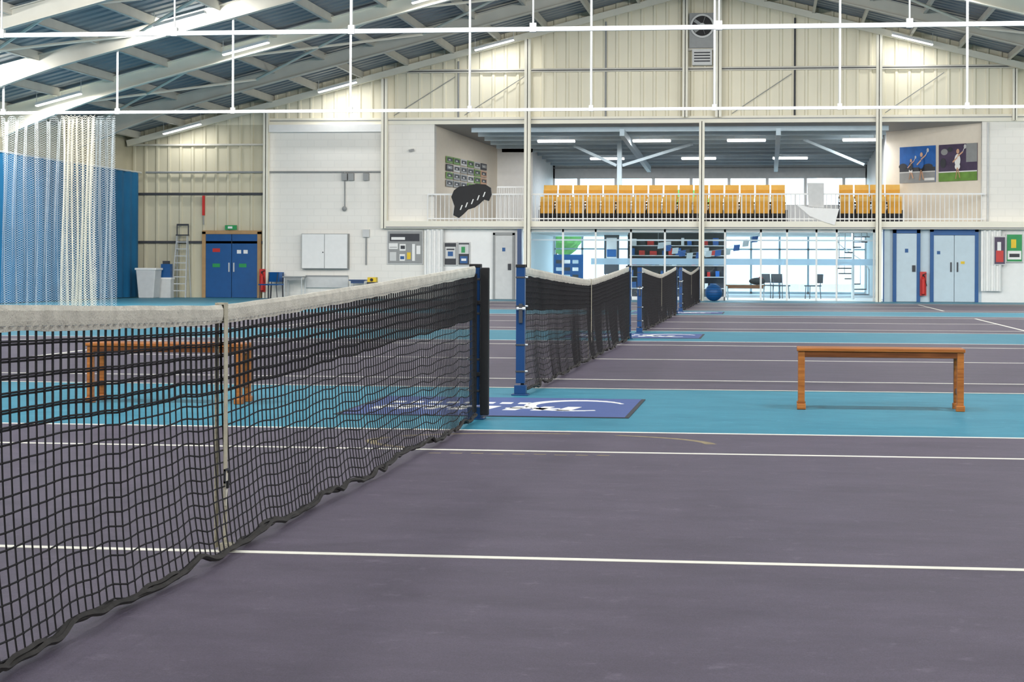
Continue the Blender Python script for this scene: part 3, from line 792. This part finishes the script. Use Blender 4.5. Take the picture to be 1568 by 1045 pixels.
# grey door & blue posts
def door(px0, px1, ptop, name, leaf, frm, dbl=False):
    b = B(); x0, x1, z0, z1 = RC(px0, ptop, px1, 461, YW-.05); Y = YW-.03
    f = .11 if frm == 'blue' else .07
    b.box(x0, x0+f, Y-.08, Y, 0, z1, frm); b.box(x1-f, x1, Y-.08, Y, 0, z1, frm); b.box(x0, x1, Y-.08, Y, z1-f, z1+.02, frm)
    if dbl: b.box(x0+f, x1-f, Y-.07, Y, z1-f-.1, z1-f, 'blue')
    zt_ = z1-f-(.1 if dbl else 0)
    if dbl:
        xm = (x0+x1)/2+.0
        for a, c in ((x0+f, xm-.01), (xm+.01, x1-f)): b.box(a, c, Y-.05, Y-.01, .01, zt_-.01, leaf)
        for a in (xm-.12, xm+.08):
            b.box(a, a+.04, Y-.09, Y-.05, .95, 1.25, 'dkgrey')
        b.box(xm+.2, xm+.32, Y-.06, Y-.05, 1.2, 1.28, 'yellow')
        b.box(x0+f+.1, x0+f+.2, Y-.06, Y-.05, 1.5, 1.6, 'blue')
    else:
        b.box(x0+f, x1-f, Y-.05, Y-.01, .01, zt_-.01, leaf); b.box(x1-f-.14, x1-f-.04, Y-.09, Y-.05, .95, 1.15, 'dkgrey'); b.box((x0+x1)/2-.05, (x0+x1)/2+.05, Y-.06, Y-.05, 1.55, 1.67, 'blue')
    b.make(name)
door(755, 788, 357, 'door_2', 'ltgrey', 'grey')
door(1367, 1409, 352, 'door_3', 'ltblue', 'blue')
door(1424, 1498, 350, 'door_4', 'ltblue', 'blue', True)
exting(1414, YW-.25)
b = B(); x = X(796); b.box(x-.07, x+.07, YW-.34, YW-.04, 0, ZS0-.002, 'postblue'); b.make('blue_pillar')
b = B(); x = X(1358); b.box(x-.08, x+.10, YW-.1, YW-.01, 0, ZS0, 'ltblue'); b.box(x-.11, x-.08, YW-.12, YW-.01, 0, ZS0, 'blue'); b.make('blue_pillar')
board(1521, 362, 1540, 406, 'purpleposter', [(.2,.1,.8,.5,'red'),(.3,.5,.6,.8,'white')], 'wall_poster', YW-.22)
board(1540, 358, 1566, 402, 'green', [(.1,.1,.9,.4,'white'),(.3,.5,.6,.8,'yellow'),(.2,.18,.8,.3,'dkgrey')], 'wall_poster', YW-.08)

# ---------------------------------------------------------------- lobby
b = B(); b.box(-8.6, -8.45, YW+.32, YB, 0, ZS0, 'white'); b.make('wall_lobby_left')
b = B(); b.box(3.95, 4.1, YW+.32, YB, 0, ZS0, 'white'); b.make('wall_lobby_right')
B().box(-8.4, 3.9, YW+.1, YB, .001, .01, 'white').make('floor_lobby')
# front glazing
b = B(); Y = YW+.05; x0, x1 = xE, xF
for p in (812, 862, 912, 966, 1018, 1110, 1165, 1205, 1250, 1281, 1338):
    x = ax(p, Y); b.box(x-.03, x+.03, Y-.03, Y+.03, 0.012, ZS0, 'white')
b.box(x0, x1, Y-.03, Y+.03, ZS0-.1, ZS0-.001, 'white'); b.box(x0, ax(1110, Y), Y-.03, Y+.03, 0.012, .12, 'white'); b.box(x0, x1, Y-.025, Y+.025, 1.9, 1.95, 'ltblue')
b.box(x0, x1, Y-.004, Y+.004, .02, ZS0-.05, 'glass')
b.box(ax(905, Y), x1, Y-.012, Y-.006, 1.14, 1.34, 'frost')
b.make('window_2')
# rear glazing
b = B(); Y = YB+.05
x = -8.4
while x < 3.95:
    b.box(x-.04, x+.04, Y-.04, Y+.04, 0, ZS0, 'ltblue'); x += 1.12
b.box(-8.4, 3.9, Y-.04, Y+.04, 1.75, 1.81, 'ltblue'); b.box(-8.4, 3.9, Y-.04, Y+.04, 0, .1, 'ltblue'); b.box(-8.4, 3.9, Y-.004, Y+.004, .1, ZS0, 'glass')
b.make('window_3')
# dark display wall
Yd = 69.0
b = B(); x0, x1 = ax(962, Yd), ax(1112, Yd); b.box(x0, x1, Yd, Yd+.15, .012, ZS0-.01, 'dkgrey')
w = x1-x0
rn = random.Random(5)
b.box(x0, x0+.06, Yd-.35, Yd, .012, 2.2, 'black')
for z in (.3, .7, 1.1, 1.45, 1.8):
    b.box(x0+.06, x1-.05, Yd-.35, Yd, z, z+.03, 'ltgrey')
    x = x0+.1
    while x < x1-.3:
        hh = rn.uniform(.1, .28); ww = rn.uniform(.08, .25); b.box(x, x+ww, Yd-.3, Yd-.05, z+.03, z+.03+hh, rn.choice(['blue','ltgrey','white','black','red','screen','dkgrey','black'])); x += ww+rn.uniform(.03, .2)
b.make('shop_display')
b = B(); Yp = 66; x0, x1, z0, z1 = RC(848, 390, 893, 430, Yp); b.box(x0, x1, Yp-.02, Yp+.02, z0, z1, 'blue')
for k in range(3):
    for j in range(3): b.box(x0+.08+k*.28, x0+.28+k*.28, Yp-.03, Yp-.02, z0+.08+j*.25, z0+.2+j*.25, ['white','ltblue','dkgrey'][(k+j)%3])
for xx in (x0+.05, x1-.05): b.box(xx-.02, xx+.02, Yp-.02, Yp+.02, .012, z0, 'dkgrey'); b.box(xx-.04, xx+.04, Yp-.25, Yp+.25, .011, .04, 'dkgrey')
b.make('display_stand')
b = B(); x0, x1, z0, z1 = RC(925, 360, 948, 420, 67.5); b.box(x0, x1, 67.48, 67.52, z0, z1, 'dkgrey'); b.box(x0+.08, x1-.08, 67.46, 67.48, z0+.5, z1-.1, 'ltgrey'); b.box(x0+.1, x1-.1, 67.44, 67.46, z0+.6, z1-.5, 'blue')
for xx in (x0+.05, x1-.05): b.box(xx-.02, xx+.02, 67.48, 67.52, .012, z0, 'dkgrey'); b.box(xx-.03, xx+.03, 67.3, 67.7, .011, .04, 'dkgrey')
b.make('display_stand')
# bunting of small flags
b = B(); Yb = 64.6; A = [W(1008, 372, Yb), W(1052, 388, Yb), W(1110, 382, Yb), W(1166, 356, Yb)]
pts = []
for i in range(3):
    for k in range(4): t = k/4; pts.append((A[i][0]+(A[i+1][0]-A[i][0])*t, A[i][1]+(A[i+1][1]-A[i][1])*t))
pts.append(A[3]); b.path([(x, Yb, z) for x, z in pts], .006, 'ltgrey', 4)
for i, (x, z) in enumerate(pts[:-1]): b.prism_y([(x, z), (x+.2, z+.02), (x+.17, z-.18), (x-.03, z-.2)], Yb-.004, Yb+.004, 'screen' if i % 2 else 'white')
b.tube((A[0][0],Yb,A[0][1]),(A[0][0],Yb,ZS0),.006,'ltgrey',4)
b.make('bunting')
# table, chairs and ball
table(ax(1112, 63.6), ax(1172, 63.6), 63.6, .5, 'low_table', 'wood', .5)
b = B(); xb = ax(1160, 63.6); b.ball((xb, 63.6, .62), .2, 'dkgrey', 14, 8, (1.4, .8, .6)); b.ball((xb+.1, 63.6, .70), .08, 'red', 10, 6); b.make('sports_bag')
chair(1196, 66.5, 'dkgrey', .6); chair(1245, 66.5, 'dkgrey', -1.2); chair(1182, 67.5, 'dkgrey', 2.2)
b = B(); b.ball((0,0,0), .27, 'blue', 28, 18)
for k in range(5): 
    z = -.16+.08*k; r = math.sqrt(.272**2-z*z); n = 28
    for i in range(n): b.tube((r*math.cos(2*math.pi*i/n), r*math.sin(2*math.pi*i/n), z), (r*math.cos(2*math.pi*(i+1)/n), r*math.sin(2*math.pi*(i+1)/n), z), .006, 'postblue', 5)
b.make('exercise_ball', (ax(1093, 61.4), 61.4, .274), smooth=True)
# spiral stair
b = B(); xs_, Ys = ax(1306, 66), 66.0
b.tube((xs_, Ys, .011), (xs_, Ys, ZS0-.02), .05, 'white', 12)
pr = None
for k in range(12):
    a = k*.52; z = .15+k*.175; c0, c1 = math.cos(a), math.cos(a+.5); s0, s1 = math.sin(a), math.sin(a+.5)
    b.prism_z([(xs_+.04*c0, Ys+.04*s0), (xs_+.55*c0, Ys+.55*s0), (xs_+.55*c1, Ys+.55*s1)], z, z+.04, 'dkgrey')
    q = (xs_+.53*c0, Ys+.53*s0, min(z+.85, ZS0-.05)); b.tube((q[0], q[1], z), q, .014, 'grey', 6)
    if pr: b.tube(pr, q, .02, 'grey', 6)
    pr = q
b.make('spiral_staircase')
for xx in (-6.5, -1.0, 2.2):  # fill lights added to brighten the lobby
    l = bpy.data.lights.new('lamp', 'AREA'); l.shape = 'RECTANGLE'; l.size = 1.2; l.size_y = .3; l.energy = 110; l.color = (.9, .96, 1)
    o = bpy.data.objects.new('lobby_fill', l); o.location = (xx, 66, ZS0-.06); scn.collection.objects.link(o)
    b = B(); b.box(xx-.62, xx+.62, 65.83, 66.17, ZS0-.05, ZS0-.001, 'white'); b.make('lobby_fill_housing')  # invented housing above each added fill
# outside
B().box(-40, 40, YB+.35, 130, -.3, -.02, 'paving').make('ground_outside')
def bush(x, y, r, h):
    b = B(); b.tube((0,0,-.02), (0,0,h*.6), .1, 'wooddk', 8)
    rn = random.Random(int(x*10))
    for k in range(16):
        a = rn.uniform(0, 6.28); rr = rn.uniform(0, r*.7)
        b.ball((rr*math.cos(a), rr*math.sin(a), h*.6+rn.uniform(-.4, .5)*r), rn.uniform(.3, .55)*r, 'foliage', 10, 7)
    b.make('tree', (x, y, 0))
for x, y, r, h in ((-10.2, 95, 1.6, 4.6), (-13, 92, 2, 4.2), (-4.5, 110, 2.0, 6.2), (-18, 100, 2.4, 5)): bush(x, y, r, h)

# ---------------------------------------------------------------- world, camera
w = bpy.data.worlds.new('sky'); scn.world = w; w.use_nodes = True; nt = w.node_tree
bg = nt.nodes['Background']; bg.inputs[1].default_value = 5.0; bg.inputs[0].default_value = (.84, .93, 1, 1)
cam = bpy.data.cameras.new('camera'); co = bpy.data.objects.new('camera', cam); scn.collection.objects.link(co)
cam.sensor_width = 36; cam.lens = FOC/1568*36; cam.shift_y = (HY-522.5)/1568; cam.clip_end = 500
co.matrix_world = Matrix.Translation((0, 0, H)) @ Matrix.Rotation(TH, 4, 'Z') @ Matrix.Rotation(math.pi/2, 4, 'X') @ Matrix.Rotation(ROLL, 4, 'Z')
scn.camera = co
